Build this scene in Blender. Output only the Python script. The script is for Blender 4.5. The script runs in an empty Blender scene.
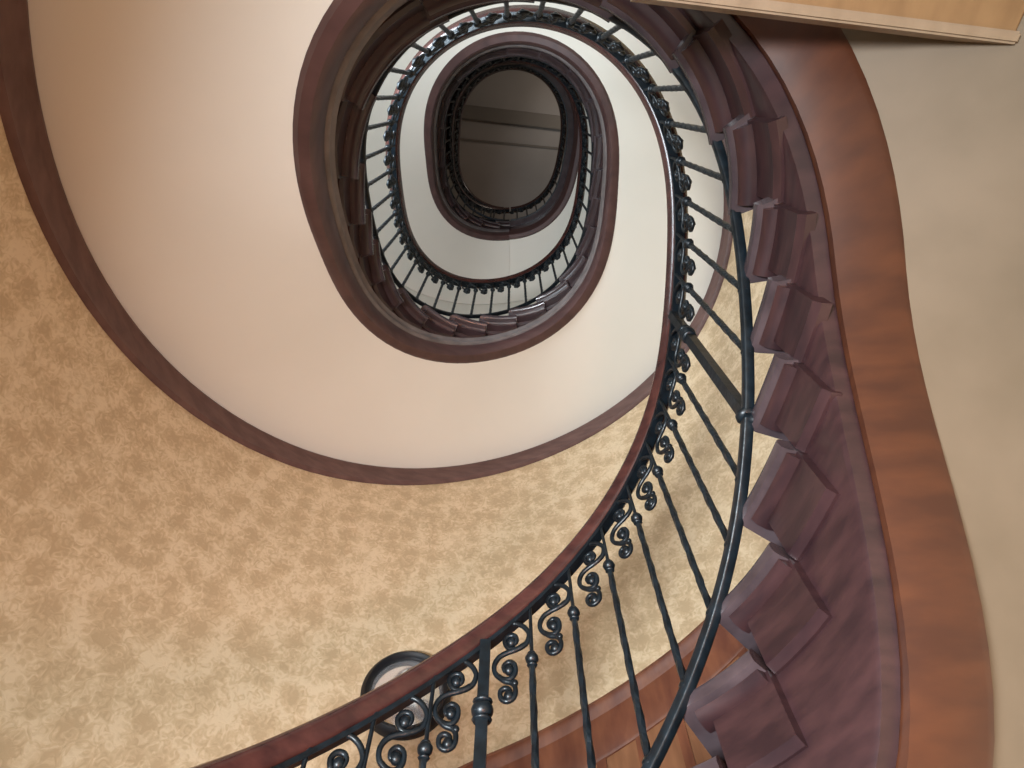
import bpy, bmesh, math, random
from mathutils import Vector, Matrix
random.seed(4)
C = bpy.context.scene.collection
PI = math.pi
S = 1.45            # well depth unit in metres
EYE = 1.55          # camera height above the hall floor

# ------------------------------------------------------------------ plan of the stairwell
CX, CY = -0.03, 0.4068
RIN = [0.5489, -0.0063, 0.0018, 0.0625, -0.0211, -0.0013, 0.0001, -0.01, 0.0022, -0.0008, 0.0013]
ROUT = [1.2113, 0.0261, -0.0746, 0.0296, 0.0085, -0.0328, -0.0139]
KN = [0.0547, 0.4356, 0.8669, 1.3048, 1.6249, 1.9402, 2.2317, 2.4694, 2.7081, 3.0497, 3.4038, 3.7344,
      4.0438, 4.3183, 4.6045, 4.8937, 5.1801, 5.4791, 5.8066, 5.8137]
TOPH = 5.8137
DROP = 0.61
def rad(c, th):
    r = c[0]
    for k in range((len(c)-1)//2):
        r += c[1+2*k]*math.cos((k+1)*th) + c[2+2*k]*math.sin((k+1)*th)
    return r
def zr(t):                      # height of the handrail top along the turn parameter t
    if t < -0.25: return KN[0] + (t+0.25)*3.0
    if t > 2.0: return TOPH
    n = len(KN)
    def m(i):
        if i == 0: return (KN[1]-KN[0])*8
        if i == n-1: return 0
        return (KN[i+1]-KN[i-1])*4
    i = min(int((t+0.25)*8), n-2); u = (t+0.25)*8 - i; h = 0.125
    return ((2*u**3-3*u*u+1)*KN[i] + (u**3-2*u*u+u)*h*m(i) + (-2*u**3+3*u*u)*KN[i+1] + (u**3-u*u)*h*m(i+1))
def frame(t, outer=False):
    th = 2*PI*t; c = ROUT if outer else RIN
    r = rad(c, th); e = 1e-3; dr = (rad(c, th+e)-rad(c, th-e))/(2*e)
    x = r*math.sin(th); y = r*math.cos(th)
    tx = dr*math.sin(th)+r*math.cos(th); ty = dr*math.cos(th)-r*math.sin(th)
    l = math.hypot(tx, ty); tx /= l; ty /= l
    return x+CX, y+CY, tx, ty            # outward normal = (-ty, tx)
def W(t, o, h):                 # point at offset o outward of the well edge and height h (in units)
    x, y, tx, ty = frame(t)
    return Vector(((x-ty*o)*S, (y+tx*o)*S, h*S+EYE))
def WO(t, o, h):                # same from the outer wall (o is negative inward)
    x, y, tx, ty = frame(t, True)
    return Vector(((x-ty*o)*S, (y+tx*o)*S, h*S+EYE))
def frange(a, b, step):
    n = max(2, int(math.ceil((b-a)/step))); return [a+(b-a)*i/n for i in range(n+1)]
HW = 0.0
FLOORH = -EYE/S
def lerpk(K, t):
    if t <= K[0][0]: return K[0][1]
    for (a, x), (b, y) in zip(K, K[1:]):
        if t <= b:
            u = (t-a)/(b-a); u = u*u*(3-2*u); return x+(y-x)*u
    return K[-1][1]
def drp(t): return lerpk([(.20, .61), (.36, .545), (.50, .545), (.66, .61)], t)     # rail to bottom rail / nosing line
def dst(t): return lerpk([(.15, .985), (.30, .79), (.42, .775), (.56, .985)], t)                              # rail to underside of the string
def zt(t): return zr(t)-drp(t)
def zs(t): return zr(t)-dst(t)
def WX(t, o, h):                # o < 10 : offset from the well edge; o = 10+f : fraction of the way to the outer wall
    if o < 9: return W(t, o, h)
    a = W(t, .088, h); b = WO(t, -.004, h); return a.lerp(b, o-10)

# ------------------------------------------------------------------ mesh helpers
def obj(name, bm, m, parent=None, smooth=False, angle=None):
    bmesh.ops.recalc_face_normals(bm, faces=bm.faces)
    me = bpy.data.meshes.new(name); bm.to_mesh(me); bm.free()
    for p in me.polygons: p.use_smooth = smooth
    if angle:
        me.set_sharp_from_angle(angle=math.radians(angle))
    o = bpy.data.objects.new(name, me); C.objects.link(o)
    if m: me.materials.append(m)
    if parent: o.parent = parent
    return o
def empty(name, loc, label, cat, group=None):
    o = bpy.data.objects.new(name, None); C.objects.link(o); o.location = loc
    o['label'] = label; o['category'] = cat
    if group: o['group'] = group
    bpy.context.view_layer.update()
    return o
def adopt(o, root):             # keep world placement
    o.parent = root; o.matrix_parent_inverse = root.matrix_world.inverted(); return o
def struct(o): o['kind'] = 'structure'; return o
def sweep(bm, ts, prof, fn=WX, hf=zr, closed=True, caps=True):
    """prof: list of (offset, dz) or callable(t)->list; height = hf(t)+dz"""
    rings = []
    for t in ts:
        pr = prof(t) if callable(prof) else prof
        rings.append([bm.verts.new(fn(t, o, hf(t)+dz)) for o, dz in pr])
    n = len(rings[0])
    for a, b in zip(rings, rings[1:]):
        for i in range(n if closed else n-1):
            j = (i+1) % n
            bm.faces.new((a[i], a[j], b[j], b[i]))
    if closed and caps:
        bm.faces.new(rings[0]); bm.faces.new(rings[-1][::-1])
def rprof(o0, o1, z0, z1, r, k=4):      # rounded rectangle profile
    pts = []
    for cx, cz, a0 in ((o1-r, z1-r, 0), (o0+r, z1-r, 90), (o0+r, z0+r, 180), (o1-r, z0+r, 270)):
        for i in range(k+1):
            a = math.radians(a0+90*i/k); pts.append((cx+r*math.cos(a), cz+r*math.sin(a)))
    return pts
def tube(bm, pts, rads, seg=6, cap=True):
    rings = []; n = len(pts); up = None
    for i, p in enumerate(pts):
        d = (pts[min(i+1, n-1)]-pts[max(i-1, 0)]).normalized()
        if up is None:
            up = Vector((0, 1, 0)) if abs(d.y) < .9 else Vector((1, 0, 0))
        u = (up - d*up.dot(d)).normalized(); v = d.cross(u); up = u
        r = rads[i] if isinstance(rads, list) else rads
        rings.append([bm.verts.new(p + (u*math.cos(2*PI*k/seg)+v*math.sin(2*PI*k/seg))*r) for k in range(seg)])
    for a, b in zip(rings, rings[1:]):
        for k in range(seg): bm.faces.new((a[k], a[(k+1) % seg], b[(k+1) % seg], b[k]))
    if cap: bm.faces.new(rings[0][::-1]); bm.faces.new(rings[-1])
def lathe(bm, prof, seg=12, twist=0.0, square=False, loc=(0, 0)):
    rings = []
    n = 4 if square else seg
    for i, (r, z) in enumerate(prof):
        a0 = twist*z + (PI/4 if square else 0)
        rings.append([bm.verts.new((loc[0]+r*math.cos(a0+2*PI*k/n), loc[1]+r*math.sin(a0+2*PI*k/n), z)) for k in range(n)])
    for a, b in zip(rings, rings[1:]):
        for k in range(n): bm.faces.new((a[k], a[(k+1) % n], b[(k+1) % n], b[k]))
    bm.faces.new(rings[0][::-1]); bm.faces.new(rings[-1])
def ball(bm, c, r, sz=1.0, u=12, v=8):
    m = Matrix.Translation(c) @ Matrix.Diagonal((1, 1, sz, 1))
    bmesh.ops.create_uvsphere(bm, u_segments=u, v_segments=v, radius=r, matrix=m)
def catmull(P, k=5):
    out = []
    for i in range(len(P)-1):
        a = P[max(i-1, 0)]; b = P[i]; c = P[i+1]; d = P[min(i+2, len(P)-1)]
        for j in range(k):
            u = j/k
            out.append(0.5*((2*b)+(c-a)*u+(2*a-5*b+4*c-d)*u*u+(3*b-a-3*c+d)*u**3))
    out.append(P[-1]); return out

# ------------------------------------------------------------------ materials
def mat(name, col, rough=.5, metal=0, col2=None, scale=5, stretch=(1, 1, 1), bump=0, detail=6, spec=.5, coat=0):
    m = bpy.data.materials.new(name); m.use_nodes = True; N = m.node_tree.nodes; L = m.node_tree.links
    b = N['Principled BSDF']; b.inputs['Base Color'].default_value = (*col, 1)
    b.inputs['Roughness'].default_value = rough; b.inputs['Metallic'].default_value = metal
    b.inputs['Specular IOR Level'].default_value = spec
    b.inputs['Coat Weight'].default_value = coat; b.inputs['Coat Roughness'].default_value = .15
    if col2 or bump:
        tc = N.new('ShaderNodeTexCoord'); mp = N.new('ShaderNodeMapping'); mp.inputs['Scale'].default_value = stretch
        L.new(tc.outputs['Object'], mp.inputs['Vector'])
        n = N.new('ShaderNodeTexNoise'); n.inputs['Scale'].default_value = scale; n.inputs['Detail'].default_value = detail
        L.new(mp.outputs[0], n.inputs['Vector'])
        if col2:
            r = N.new('ShaderNodeValToRGB'); r.color_ramp.elements[0].position = .35; r.color_ramp.elements[1].position = .68
            r.color_ramp.elements[0].color = (*col, 1); r.color_ramp.elements[1].color = (*col2, 1)
            L.new(n.outputs['Fac'], r.inputs[0]); L.new(r.outputs[0], b.inputs['Base Color'])
        if bump:
            bp = N.new('ShaderNodeBump'); bp.inputs['Strength'].default_value = bump; bp.inputs['Distance'].default_value = .01
            L.new(n.outputs['Fac'], bp.inputs['Height']); L.new(bp.outputs[0], b.inputs['Normal'])
    return m
M_WOOD = mat('mahogany', (.022, .010, .012), .34, 0, (.046, .020, .021), 7, (1, 1, 4), .12, spec=.5)
M_FASC = mat('mahogany_fascia', (.062, .028, .028), .42, 0, (.100, .048, .045), 5, (1, 1, 3), .1)
M_NOSE = mat('worn_nosing', (.042, .030, .034), .2, 0, (.075, .053, .058), 9, (1, 1, 2), .1)
M_GREY = mat('grey_moulding', (.12, .10, .10), .36, 0, (.19, .16, .158), 9)
M_RAIL = mat('handrail_wood', (.040, .015, .014), .26, 0, (.085, .030, .025), 12, (1, 1, 2), .08, coat=.2)
M_IRON = mat('wrought_iron', (.005, .008, .011), .36, .25, (.011, .019, .027), 30, bump=.2, spec=.55)
M_ORNG = mat('orange_brown_wood', (.045, .012, .005), .5, 0, (.075, .022, .008), 6, (1, 1, 4), .1)
M_WAIN = mat('wainscot_wood', (.21, .085, .038), .45, 0, (.29, .125, .058), 9, (3, 3, .6), .1)
M_WAIND = mat('wainscot_dark', (.13, .038, .020), .4, 0, (.22, .075, .035), 9, (2, 2, .6), .1)
M_TRIM = mat('trim_wood', (.10, .050, .045), .5, 0, (.15, .080, .070), 8, (1, 1, 3), .1)
M_PLAST = mat('plaster', (.80, .750, .675), .75, 0, (.83, .780, .705), 1.5, bump=.04)
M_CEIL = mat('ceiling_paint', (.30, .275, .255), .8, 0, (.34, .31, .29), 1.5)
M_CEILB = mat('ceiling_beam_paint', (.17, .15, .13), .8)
M_BEAM = mat('tan_beam', (.23, .16, .105), .55, 0, (.30, .215, .145), 5, (3, 1, 1), .2)
M_BOARD = mat('tan_board', (.20, .11, .05), .5, 0, (.27, .155, .072), 5, (3, 1, 1), .2)
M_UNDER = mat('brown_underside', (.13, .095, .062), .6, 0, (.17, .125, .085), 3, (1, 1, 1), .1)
M_FLOOR = mat('hall_floor', (.42, .36, .28), .4, 0, (.50, .43, .34), 3)
M_MIRR = mat('mirror_glass', (.93, .94, .97), .12, .85)
M_BLK = mat('black_frame', (.008, .009, .012), .5, 0, spec=.3)

def wallpaper():
    m = bpy.data.materials.new('damask_wallpaper'); m.use_nodes = True; N = m.node_tree.nodes; L = m.node_tree.links
    b = N['Principled BSDF']; b.inputs['Roughness'].default_value = .48
    tc = N.new('ShaderNodeTexCoord')
    n0 = N.new('ShaderNodeTexNoise'); n0.inputs['Scale'].default_value = 7; n0.inputs['Detail'].default_value = 2
    mx = N.new('ShaderNodeVectorMath'); mx.operation = 'MULTIPLY_ADD'; mx.inputs[1].default_value = (.10, .10, .10)
    L.new(tc.outputs['Object'], n0.inputs['Vector']); L.new(n0.outputs['Color'], mx.inputs[0]); L.new(tc.outputs['Object'], mx.inputs[2])
    v = N.new('ShaderNodeTexVoronoi'); v.inputs['Scale'].default_value = 8.5; v.feature = 'F1'; v.inputs['Randomness'].default_value = .6
    n1 = N.new('ShaderNodeTexNoise'); n1.inputs['Scale'].default_value = 32; n1.inputs['Detail'].default_value = 5; n1.inputs['Distortion'].default_value = 1.5
    add = N.new('ShaderNodeMath'); add.operation = 'MULTIPLY_ADD'; add.inputs[1].default_value = .55
    L.new(mx.outputs[0], v.inputs['Vector']); L.new(tc.outputs['Object'], n1.inputs['Vector'])
    L.new(v.outputs['Distance'], add.inputs[0]); L.new(n1.outputs['Fac'], add.inputs[2])
    r = N.new('ShaderNodeValToRGB'); e = r.color_ramp.elements
    e[0].position = .60; e[0].color = (.53, .385, .235, 1); e[1].position = .95; e[1].color = (.74, .585, .40, 1)
    x = e.new(.78); x.color = (.63, .475, .30, 1)
    L.new(add.outputs[0], r.inputs[0]); L.new(r.outputs[0], b.inputs['Base Color'])
    ro = N.new('ShaderNodeMapRange'); ro.inputs['From Min'].default_value = .7; ro.inputs['From Max'].default_value = 1.0
    ro.inputs['To Min'].default_value = .5; ro.inputs['To Max'].default_value = .33
    L.new(add.outputs[0], ro.inputs[0]); L.new(ro.outputs[0], b.inputs['Roughness'])
    bp = N.new('ShaderNodeBump'); bp.inputs['Strength'].default_value = .35; bp.inputs['Distance'].default_value = .006
    L.new(add.outputs[0], bp.inputs['Height']); L.new(bp.outputs[0], b.inputs['Normal'])
    return m
M_PAPER = wallpaper()

# ------------------------------------------------------------------ step positions
def t_at(h):                    # t where zr(t) = h
    a, b = -1.0, 2.0
    for _ in range(50):
        c = (a+b)/2
        if zt(c) < h: a = c
        else: b = c
    return (a+b)/2
RISE = 0.106
steps = []                      # (t_nosing, height)
h = 0.597
while h-RISE > FLOORH+.02: h -= RISE
while h < TOPH-DROP-.03:
    steps.append((t_at(h), h)); h += RISE
T0 = steps[0][0]; T1 = 2.0
SLABH = TOPH-DROP               # top landing floor

# ------------------------------------------------------------------ the staircase
stair = empty('spiral_staircase', W(T0, .3, FLOORH), 'dark mahogany open-well staircase winding up around the oval stairwell', 'staircase')
FACE = 0.058
def wall_off(t, ins=0.0):       # offset from well edge to the outer wall along the well normal (approx.)
    x, y, tx, ty = frame(t); nx, ny = -ty, tx
    lo, hi = .2, 1.4
    for _ in range(24):
        m = (lo+hi)/2; px = x+nx*m-CX; py = y+ny*m-CY
        if math.hypot(px, py) < rad(ROUT, math.atan2(px, py)): lo = m
        else: hi = m
    return lo-ins
_wo = {}
def WOFF(t):
    k = round((t % 1.0)*2000)
    if k not in _wo: _wo[k] = wall_off(t)
    return _wo[k]
TH = 0.030
for i, (ta, hh) in enumerate(steps):
    tb = steps[i+1][0] if i+1 < len(steps) else T1
    dn = .014/ .55/ (2*PI) * 1.6        # nosing overhang as turn fraction
    ts = frange(ta-.008, tb+.003, .006)
    bm = bmesh.new()
    no = lerpk([(.26, .014), (.33, -.002), (.62, -.002), (.70, .002)], ta)
    sweep(bm, ts, [(no+.009, 0), (no+.003, -.004), (no, -.012), (no+.003, -TH+.006), (no+.012, -TH), (11, -TH), (11, 0)], hf=lambda t: hh)
    tr = adopt(obj('tread', bm, M_NOSE, smooth=True, angle=35), stair)
    # small cove moulding under the nosing return
    bm = bmesh.new()
    sweep(bm, frange(ta-.002, tb+.001, .006), [(no+.012, -TH), (no+.018, -TH-.012), (no+.034, -TH-.020), (FACE+.004, -TH-.020), (FACE+.004, -TH)], hf=lambda t: hh)
    sm = obj('nosing_moulding', bm, M_WOOD, smooth=True, angle=50); sm.parent = tr
    # riser
    bm = bmesh.new()
    tr0 = ta+.004; lo = hh-RISE-TH*0.5
    vs = []
    for tt in (tr0, tr0+.005):
        for o in (FACE, 11):
            for z in (lo, hh-TH): vs.append(bm.verts.new(WX(tt, o, z)))
    for q in ((0, 1, 3, 2), (4, 5, 7, 6), (0, 1, 5, 4), (2, 3, 7, 6), (0, 2, 6, 4), (1, 3, 7, 5)):
        bm.faces.new([vs[k] for k in q])
    adopt(obj('riser', bm, M_WOOD), stair)
    # carved bracket block on the string under the tread end
    bm = bmesh.new()
    ts = frange(ta+.003, tb+.0025, .006)
    d = .140
    def bp(t, hh=hh):
        q = min(-TH-.02, max(-d, zs(t)+.178-hh)) if t > .44 else -d
        return [(FACE-.016, -TH), (FACE-.016, q+.012), (FACE-.006, q), (FACE+.012, q), (FACE+.012, -TH)]
    sweep(bm, ts, bp, hf=lambda t: hh)
    br = obj('step_bracket', bm, M_WOOD, smooth=True, angle=30); br.parent = tr
for o in stair.children_recursive: pass

# stringer: stepped body + moulding + fascia, swept below the step ends
TS = frange(T0+.004, T1+.0, .01)
BODY = lambda t: [(FACE, zt(t)-zr(t)-.135), (FACE, -dst(t)+.012), (FACE+.004, -dst(t)), (FACE+.030, -dst(t)-.002), (FACE+.045, -dst(t)+.012), (FACE+.045, zt(t)-zr(t)-.135)]
bm = bmesh.new(); sweep(bm, TS, BODY)
adopt(obj('stringer', bm, M_WOOD, smooth=True, angle=30), stair)
TF = frange(.44, T1, .01)
bm = bmesh.new()
sweep(bm, TF, lambda t: [(FACE+.004, zs(t)-zr(t)+.175), (FACE-.012, zs(t)-zr(t)+.172), (FACE-.018, zs(t)-zr(t)+.160), (FACE-.010, zs(t)-zr(t)+.146), (FACE-.008, zs(t)-zr(t)+.118),
     (FACE-.018, zs(t)-zr(t)+.108), (FACE-.012, zs(t)-zr(t)+.096), (FACE+.004, zs(t)-zr(t)+.092)])
adopt(obj('string_moulding', bm, M_GREY, smooth=True, angle=60), stair)
bm = bmesh.new()
sweep(bm, TF, lambda t: [(FACE, zs(t)-zr(t)+.125), (FACE-.010, zs(t)-zr(t)+.085), (FACE-.006, zs(t)-zr(t)+.012), (FACE+.002, zs(t)-zr(t)-.001), (FACE+.030, zs(t)-zr(t)-.004), (FACE+.048, zs(t)-zr(t)+.010), (FACE+.048, zs(t)-zr(t)+.125)])
adopt(obj('fascia', bm, M_FASC, smooth=True, angle=40), stair)
# plaster soffit
def soff(t):
    d = -dst(t)
    return [(FACE+.030, d+.012), (10.33, d-.014), (10.66, d-.040), (11, d-.068), (11, d-.040), (FACE+.030, d+.040)]
bm = bmesh.new()
sweep(bm, frange(.50, T1, .01), soff)
adopt(obj('plaster_soffit', bm, M_PLAST, smooth=True, angle=40), stair)
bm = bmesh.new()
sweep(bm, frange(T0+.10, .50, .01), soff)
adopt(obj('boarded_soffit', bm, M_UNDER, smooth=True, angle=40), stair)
# orange-brown boarded margin under the lower flight
bm = bmesh.new()
sweep(bm, frange(.0, .475, .01), lambda t: [(FACE+.032, -dst(t)+.010), (FACE+.032, -dst(t)-.018), (FACE+.045, -dst(t)-.022), (FACE+.125, -dst(t)-.040), (FACE+.140, -dst(t)-.034), (FACE+.140, -dst(t)+.006)])
adopt(obj('soffit_margin_board', bm, M_ORNG, smooth=True, angle=40), stair)

# ------------------------------------------------------------------ top landing
land = empty('gallery_landing', W(2.3, .3, SLABH-.5), 'oval top landing with a dark fascia ring below the ceiling', 'landing')
GT0, GT1 = 2.0, 2.80
TG = frange(GT0, GT1, .01)
lev = lambda t: TOPH
bm = bmesh.new()
sweep(bm, TG, lambda t: [(.012, -DROP), (.012, -DROP-.03), (FACE, -DROP-.035), (11, -DROP-.035), (11, -DROP)], hf=lev)
adopt(obj('landing_floor', bm, M_NOSE, smooth=True, angle=30), land)
bm = bmesh.new()
sweep(bm, TG, [(FACE, -.64), (FACE, -.86), (FACE-.018, -.868), (FACE-.010, -.90), (FACE-.006, -.972), (FACE+.002, -.985), (FACE+.03, -.989), (FACE+.045, -.975), (FACE+.045, -.64)], hf=lev)
adopt(obj('fascia', bm, M_FASC, smooth=True, angle=40), land)
bm = bmesh.new()
sweep(bm, TG, lambda t: [(FACE+.030, -.973), (10.33, -.999), (10.66, -1.025), (11, -1.053), (11, -1.025), (FACE+.030, -.945)], hf=lev)
adopt(obj('plaster_soffit', bm, M_PLAST, smooth=True, angle=40), land)

# ------------------------------------------------------------------ railing
def railing(name, label, t0, t1, hf, dr):
    root = empty(name, W(t0, .02, hf(t0)-DROP), label, 'railing', 'black iron railings round the stairwell')
    ts = frange(t0, t1, .006)
    bm = bmesh.new()
    rp = [(-.004, -.020), (-.002, -.008), (.006, .001), (.026, .006), (.046, .001), (.055, -.008), (.057, -.020), (.050, -.032),
          (.049, -.044), (.040, -.053), (.014, -.053), (.004, -.044), (.003, -.032)]
    sweep(bm, ts, rp, hf=hf)
    adopt(obj('handrail', bm, M_RAIL, smooth=True, angle=60), root)
    bm = bmesh.new(); sweep(bm, ts, [(.008, -.052), (.008, -.064), (.034, -.064), (.034, -.052)], hf=hf)
    adopt(obj('rail_underbar', bm, M_IRON, smooth=True, angle=30), root)
    bm = bmesh.new(); sweep(bm, ts, lambda t: [(o, q*(1 if t < .5 else .55)-dr(t)) for o, q in rprof(.002, .022, -.012, .012, .004, 2)], hf=hf)
    adopt(obj('bottom_rail', bm, M_IRON, smooth=True, angle=60), root)
    return root
OB = .013                       # offset of the balusters
ZB = (DROP)*S                   # baluster height from bottom rail to handrail
ZT = .05*S
# scroll centre line, measured in metres: (along, up) from the point where the baluster meets the rail
scr = [(155, 175), (190, 184), (240, 192), (285, 222), (312, 272), (300, 325), (262, 356), (215, 364), (180, 345), (163, 305), (185, 272), (222, 272), (238, 300), (224, 325), (204, 318)]
scr2 = [(285, 338), (235, 366), (180, 380), (130, 405), (104, 450), (110, 500), (150, 538), (195, 545), (226, 510), (224, 462), (190, 440), (160, 462), (166, 492), (190, 490)]
scr3 = [(128, 520), (165, 552), (208, 568), (228, 605), (218, 650), (180, 668), (146, 648), (143, 610), (170, 594), (198, 612), (190, 640)]
def P2(q): return Vector(((q[0]-325)*.00050, 0, -(q[1]-60)*.00052))
def scroll_bm():
    bm = bmesh.new()
    for s in (scr, scr2, scr3):
        pts = catmull([P2(q) for q in s], 3); n = len(pts)
        tube(bm, pts, [.0078 if i < n*.6 else .0078-.0008*(i-n*.6)/(n*.4) for i in range(n)], 6)
        ball(bm, pts[-1], .0155, u=8, v=6)
    ball(bm, P2((224, 570)), .010, u=8, v=6)
    return bm
H = ZB-.05*S                    # clear height
def bal_bm(thick):
    """z = 0 at the underside of the rail, negative downwards"""
    bm = bmesh.new()
    if thick:
        pr = [(.022, -.004), (.022, -.02)] + [(.022, -.02-.01*k) for k in range(1, 18)] + [(.022, -H-.012)]
        lathe(bm, pr, square=True, twist=0)
    else:
        lathe(bm, [(.0058, .012), (.0058, -.10), (.0062, -.19)], seg=8)
        n = 30; z0, z1 = -.185, -H-.010
        lathe(bm, [(.0105+.0008*math.sin(k*1.9), z0+(z1-z0)*k/n) for k in range(n+1)], seg=5, twist=14)
    return bm
def collar_bm(thick):
    bm = bmesh.new()
    if thick:
        ball(bm, (0, 0, -.215), .031, .8, 14, 8)
        lathe(bm, [(.023, -.185), (.028, -.19), (.023, -.196)], seg=12); lathe(bm, [(.023, -.235), (.028, -.24), (.023, -.246)], seg=12)
    else:
        ball(bm, (0, 0, -.195), .0205, .85, 10, 8)
        lathe(bm, [(.012, -.176), (.0145, -.18), (.012, -.184)], seg=8); lathe(bm, [(.013, -.212), (.016, -.216), (.013, -.220)], seg=8)
    return bm
def foot_bm(thick):
    bm = bmesh.new(); k = 1.7 if thick else 1
    lathe(bm, [(.012*k, -H-.004), (.017*k, -H+.004), (.018*k, -H+.012), (.012*k, -H+.022)], seg=10)
    return bm
proto = {}
def make_proto(thick):
    b = obj('newel_baluster' if thick else 'baluster', bal_bm(thick), M_IRON, smooth=False)
    c = obj('collar', collar_bm(thick), M_IRON, smooth=True); c.parent = b
    f = obj('foot_collar', foot_bm(thick), M_IRON, smooth=True); f.parent = b
    s = obj('scroll', scroll_bm(), M_IRON, smooth=True); s.parent = b
    if thick:
        s.location.x = -.016
        bm = bmesh.new()
        tube(bm, [Vector((0, 0, -H-.004)), Vector((0, .03, -H-.012)), Vector((0, .10, -H-.026))], [.018, .016, .016], 8)
        g = obj('bracket_arm', bm, M_IRON, smooth=True); g.parent = b
    return b
used = {}
def place_bal(root, t, hf, thick):
    if thick not in proto:
        b = proto[thick] = make_proto(thick)
    else:
        src = proto[thick]; b = src.copy(); C.objects.link(b)
        for ch in src.children:
            if ch.name.startswith(('collar', 'foot_collar', 'scroll', 'bracket_arm')):
                c = ch.copy(); C.objects.link(c); c.parent = b
    x, y, tx, ty = frame(t)
    loc = W(t, OB, hf(t)-.05)
    M = Matrix(((tx, -ty, 0, loc.x), (ty, tx, 0, loc.y), (0, 0, 1, loc.z), (0, 0, 0, 1)))
    hk = (drp(t) if hf is zr else DROP)*S-.05*S
    M = M @ Matrix.Diagonal((1, 1, hk/H, 1))
    b.parent = None; b.matrix_world = M
    b.parent = root; b.matrix_parent_inverse = root.matrix_world.inverted()
    return b
SP = .0945
def arc_ts(anchor, t0, t1):
    """equal arc-length positions"""
    out = []
    def adv(t, d):
        s = 0; p = W(t, OB, 0); st = .0005*(1 if d > 0 else -1)
        while s < abs(d)*S:
            t += st; q = W(t, OB, 0); s += (q-p).length; p = q
        return t
    t = anchor; k = 0
    while t < t1: out.append((t, k)); t = adv(t, SP); k += 1
    t = anchor; k = 0
    while True:
        t = adv(t, -SP); k -= 1
        if t < t0: break
        out.append((t, k))
    return sorted(out)
rl = railing('stair_railing', 'long black iron railing with scrolls, twisted balusters and red-brown handrail winding up the stairs', T0+.005, T1, zr, drp)
for t, k in arc_ts(-.0068, T0+.012, T1-.012): place_bal(rl, t, zr, k in (-8, 0, 8))
gl = railing('gallery_railing', 'level railing with dark handrail ringing the oval opening under the ceiling', T1+.004, 2.985, lev, lambda t: DROP)
for t, k in arc_ts(2.02, T1+.012, 2.98): place_bal(gl, t, lev, False)

# ------------------------------------------------------------------ the shell
CEILH = 7.0
# papered wall from the hall floor up to the soffit of the second turn
def soffit_h(t): return zs(t)-.055
bm = bmesh.new()
TW = frange(-.46, .44, .01)
sweep(bm, TW, lambda t: [(0, FLOORH), (0, soffit_h(t+1)), (.10, soffit_h(t+1)), (.10, FLOORH)], fn=WO, hf=lambda t: 0)
wp = struct(obj('wall_front', bm, M_PAPER, smooth=True, angle=40))
bm = bmesh.new()
def upw(t): return [(0, soffit_h(t+1)+.002), (0, CEILH), (.10, CEILH), (.10, soffit_h(t+1)+.002)]
sweep(bm, TW, upw, fn=WO, hf=lambda t: 0)
struct(obj('wall_upper', bm, M_PLAST, smooth=True, angle=40))
bm = bmesh.new()
sweep(bm, frange(.44, .54, .01), lambda t: [(0, 1.15), (0, CEILH), (.10, CEILH), (.10, 1.15)], fn=WO, hf=lambda t: 0)
struct(obj('wall_back', bm, M_PLAST, smooth=True, angle=40))
# trim following the soffit of the second turn on the papered wall
bm = bmesh.new()
sweep(bm, frange(.54, 1.44, .008), [(0, -.060), (-.020, -.068), (-.024, -.080), (-.018, -.094), (-.022, -.122), (-.017, -.148), (-.019, -.164), (-.010, -.173), (0, -.175)], fn=WO, hf=zs)
struct(obj('trim_1', bm, M_TRIM, smooth=True, angle=50))
# ceiling with a shallow beam
def disc(bm, h0, h1, o, fn=WO):
    ts = [i/96 for i in range(96)]
    a = [bm.verts.new(fn(t, o, h0)) for t in ts]; b = [bm.verts.new(fn(t, o, h1)) for t in ts]
    bm.faces.new(a); bm.faces.new(b[::-1])
    for i in range(96): bm.faces.new((a[i], a[(i+1) % 96], b[(i+1) % 96], b[i]))
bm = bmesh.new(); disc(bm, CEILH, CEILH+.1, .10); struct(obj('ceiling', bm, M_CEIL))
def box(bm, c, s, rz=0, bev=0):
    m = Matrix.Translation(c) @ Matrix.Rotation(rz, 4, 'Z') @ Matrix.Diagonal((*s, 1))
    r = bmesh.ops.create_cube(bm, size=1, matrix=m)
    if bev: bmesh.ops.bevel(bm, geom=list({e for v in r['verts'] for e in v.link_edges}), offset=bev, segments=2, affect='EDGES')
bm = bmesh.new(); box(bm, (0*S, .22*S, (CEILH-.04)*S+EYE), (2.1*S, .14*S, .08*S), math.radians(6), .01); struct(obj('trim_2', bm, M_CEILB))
bm = bmesh.new(); box(bm, (0*S, .50*S, (CEILH-.008)*S+EYE), (2.2*S, .022*S, .016*S), math.radians(5)); struct(obj('trim_3', bm, M_CEILB))
# hall floor
bm = bmesh.new(); box(bm, (0, -1.5, -.05), (9, 11, .1)); struct(obj('floor', bm, M_FLOOR))

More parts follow.
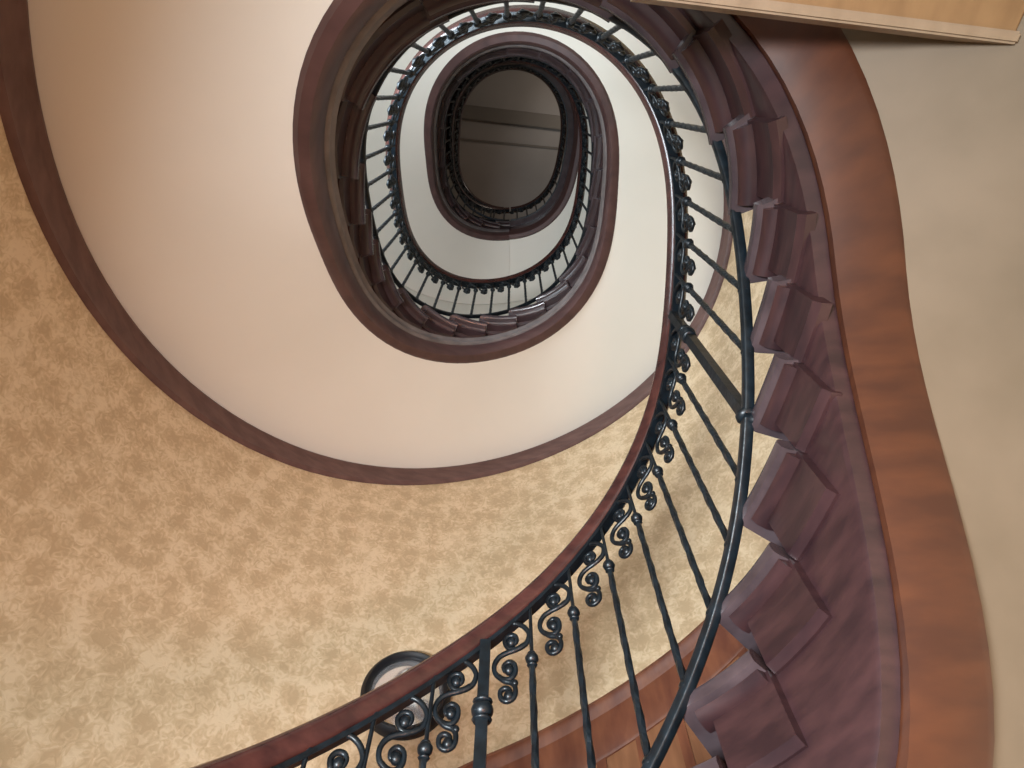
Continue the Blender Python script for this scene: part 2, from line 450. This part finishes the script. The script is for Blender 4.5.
# wainscot on the papered wall, rising with the lower flight
wsc = empty('wainscot_panelling', WO(0, 0, zr(0)-DROP), 'orange-brown wooden wainscot with moulded cap climbing the wall below the gold wallpaper', 'wainscot')
def wtop(t):
    K = [(-.5, .064), (-.008, .064), (.031, .037), (.052, .022), (.073, .009), (.117, 0), (1, 0)]
    for (a, x), (b, y) in zip(K, K[1:]):
        if a <= t <= b: return zr(t)+x+(y-x)*(t-a)/(b-a)
    return zr(t)
TQ = frange(T0+.03, .43, .008)
bm = bmesh.new(); sweep(bm, TQ, [(-.001, 0), (-.016, -.002), (-.030, -.008), (-.034, -.018), (-.026, -.026), (-.020, -.040), (-.016, -.048), (-.001, -.050)], fn=WO, hf=wtop)
adopt(obj('cap_moulding', bm, M_WAIND, smooth=True, angle=40), wsc)
bm = bmesh.new(); sweep(bm, TQ, [(-.001, -.045), (-.008, -.045), (-.008, -.80), (-.001, -.80)], fn=WO, hf=wtop)
adopt(obj('panel_sheet', bm, M_WAIN, smooth=True, angle=40), wsc)
bm = bmesh.new(); sweep(bm, TQ, [(-.007, -.048), (-.016, -.048), (-.016, -.150), (-.012, -.158), (-.007, -.160)], fn=WO, hf=wtop)
adopt(obj('top_rail', bm, M_WAIND, smooth=True, angle=40), wsc)
bm = bmesh.new(); sweep(bm, TQ, [(-.007, -.54), (-.016, -.54), (-.018, -.70), (-.007, -.70)], fn=WO, hf=wtop)
adopt(obj('skirting', bm, M_WAIND, smooth=True, angle=40), wsc)
t = T0+.04
while t < .42:
    bm = bmesh.new(); sweep(bm, frange(t, t+.0035, .0017), [(-.007, -.158), (-.014, -.158), (-.014, -.54), (-.007, -.54)], fn=WO, hf=wtop)
    adopt(obj('stile', bm, M_WAIND, smooth=True, angle=40), wsc); t += .0150

# tan beam carrying the flight at the back
bmr = empty('landing_beam', (.48*S, -.145*S, 1.005*S+EYE), 'pale tan wooden beam crossing under the stairs beside the dark string', 'beam')
bm = bmesh.new(); box(bm, (.48*S, -.108*S, 1.03*S+EYE), (.60*S, .017*S, .05*S), math.radians(5.8), .005)
adopt(obj('beam', bm, M_BEAM), bmr)
bm = bmesh.new(); box(bm, (.485*S, -.170*S, 1.034*S+EYE), (.60*S, .118*S, .04*S), math.radians(5.8), .008)
adopt(obj('side_board', bm, M_BOARD), bmr)

# round mirror on the papered wall
cen = WO(-.0375, -.012, 1.085)
x, y, tx, ty = frame(-.0365, True)
mr = empty('round_mirror', cen, 'round convex mirror in a thick black frame on the gold wallpaper', 'mirror')
MT = Matrix(((tx, 0, -(-ty), cen.x), (ty, 0, -tx, cen.y), (0, 1, 0, cen.z), (0, 0, 0, 1)))   # local z points into the room
RM = .136*S
bm = bmesh.new()
pr = [(RM*.80, .004), (RM*.80, .020), (RM*.83, .034), (RM*.90, .042), (RM*.96, .032), (RM, .018), (RM, -.010), (RM*.80, -.010)]
n = 64
rings = [[bm.verts.new((r*math.cos(2*PI*k/n), r*math.sin(2*PI*k/n), z)) for k in range(n)] for r, z in pr]
for i in range(len(rings)):
    a, b = rings[i], rings[(i+1) % len(rings)]
    for k in range(n): bm.faces.new((a[k], a[(k+1) % n], b[(k+1) % n], b[k]))
o = obj('mirror_frame', bm, M_BLK, smooth=True, angle=50); o.matrix_world = MT; adopt(o, mr)
bm = bmesh.new()
rings = []
for i in range(1, 13):
    r = RM*.815*i/12; z = .030-.026*(i/12)**2
    rings.append([bm.verts.new((r*math.cos(2*PI*k/n), r*math.sin(2*PI*k/n), z)) for k in range(n)])
c = bm.verts.new((0, 0, .030))
for k in range(n): bm.faces.new((c, rings[0][k], rings[0][(k+1) % n]))
for a, b in zip(rings, rings[1:]):
    for k in range(n): bm.faces.new((a[k], a[(k+1) % n], b[(k+1) % n], b[k]))
o = obj('mirror_glass', bm, M_MIRR, smooth=True); o.matrix_world = MT; adopt(o, mr)

# ------------------------------------------------------------------ camera
f, vx, vy = 560.2574, 512.339, 95.0803
z = Vector(((vx-512)/f, (384-vy)/f, 1)).normalized()
r = (Vector((1, 0, 0))-z*z.x).normalized()
fr = r.cross(z)
if fr.y > 0: fr = -fr
cam = bpy.data.cameras.new('camera'); cam.sensor_width = 36; cam.lens = f/1024*36; cam.clip_start = .02
co = bpy.data.objects.new('camera', cam); C.objects.link(co)
right = Vector((r.x, fr.x, z.x)); up = Vector((r.y, fr.y, z.y)); fw = Vector((r.z, fr.z, z.z))
co.matrix_world = Matrix(((right.x, up.x, -fw.x, 0), (right.y, up.y, -fw.y, 0), (right.z, up.z, -fw.z, EYE), (0, 0, 0, 1)))
bpy.context.scene.camera = co

# ------------------------------------------------------------------ light
def area(name, loc, target, size, power, col, sy=None, spread=180):
    l = bpy.data.lights.new(name, 'AREA'); l.energy = power; l.color = col; l.size = size; l.spread = math.radians(spread)
    if sy: l.shape = 'RECTANGLE'; l.size_y = sy
    o = bpy.data.objects.new(name, l); C.objects.link(o); o.location = loc
    d = Vector(target)-Vector(loc); o.rotation_euler = d.to_track_quat('-Z', 'Y').to_euler(); return o
LIGHTS = [
 ('hall_fill', (.45, -.5, .35), (-.75, 1.6, 3.5), .5, 9, (1, .42, .26), 85),  # unseen warm fill added near the camera, aimed at the left soffit
 ('stair_fill', W(.64, .42, 1.95), W(.22, 0, 3.0), .9, 98, (.80, .92, 1), 180),  # added cool fill hidden behind the treads; the wall has no window
 ('landing_fill', W(2.32, .45, 6.2), W(2.8, -.2, 7.0), .3, 6.5, (1, .88, .76), 180),  # unseen fill added over the landing to lift the dark ceiling
 ('side_hall_fill', (-1.0, -.7, .8), (1.1, 1.6, 2.4), .5, 104, (.88, .96, 1), 120),  # main fill, added out of view to brighten wallpaper and soffits
]
for n, a, b, sz, p, c, sp in LIGHTS: area(n, a, b, sz, p, c, spread=sp)
w = bpy.data.worlds.new('world'); bpy.context.scene.world = w; w.use_nodes = True
w.node_tree.nodes['Background'].inputs[0].default_value = (1, 1, .96, 1); w.node_tree.nodes['Background'].inputs[1].default_value = 1.63
vs = bpy.context.scene.view_settings
vs.view_transform = 'Standard'; vs.look = 'None'; vs.gamma = 1; vs.use_curve_mapping = False; vs.exposure = 0.0
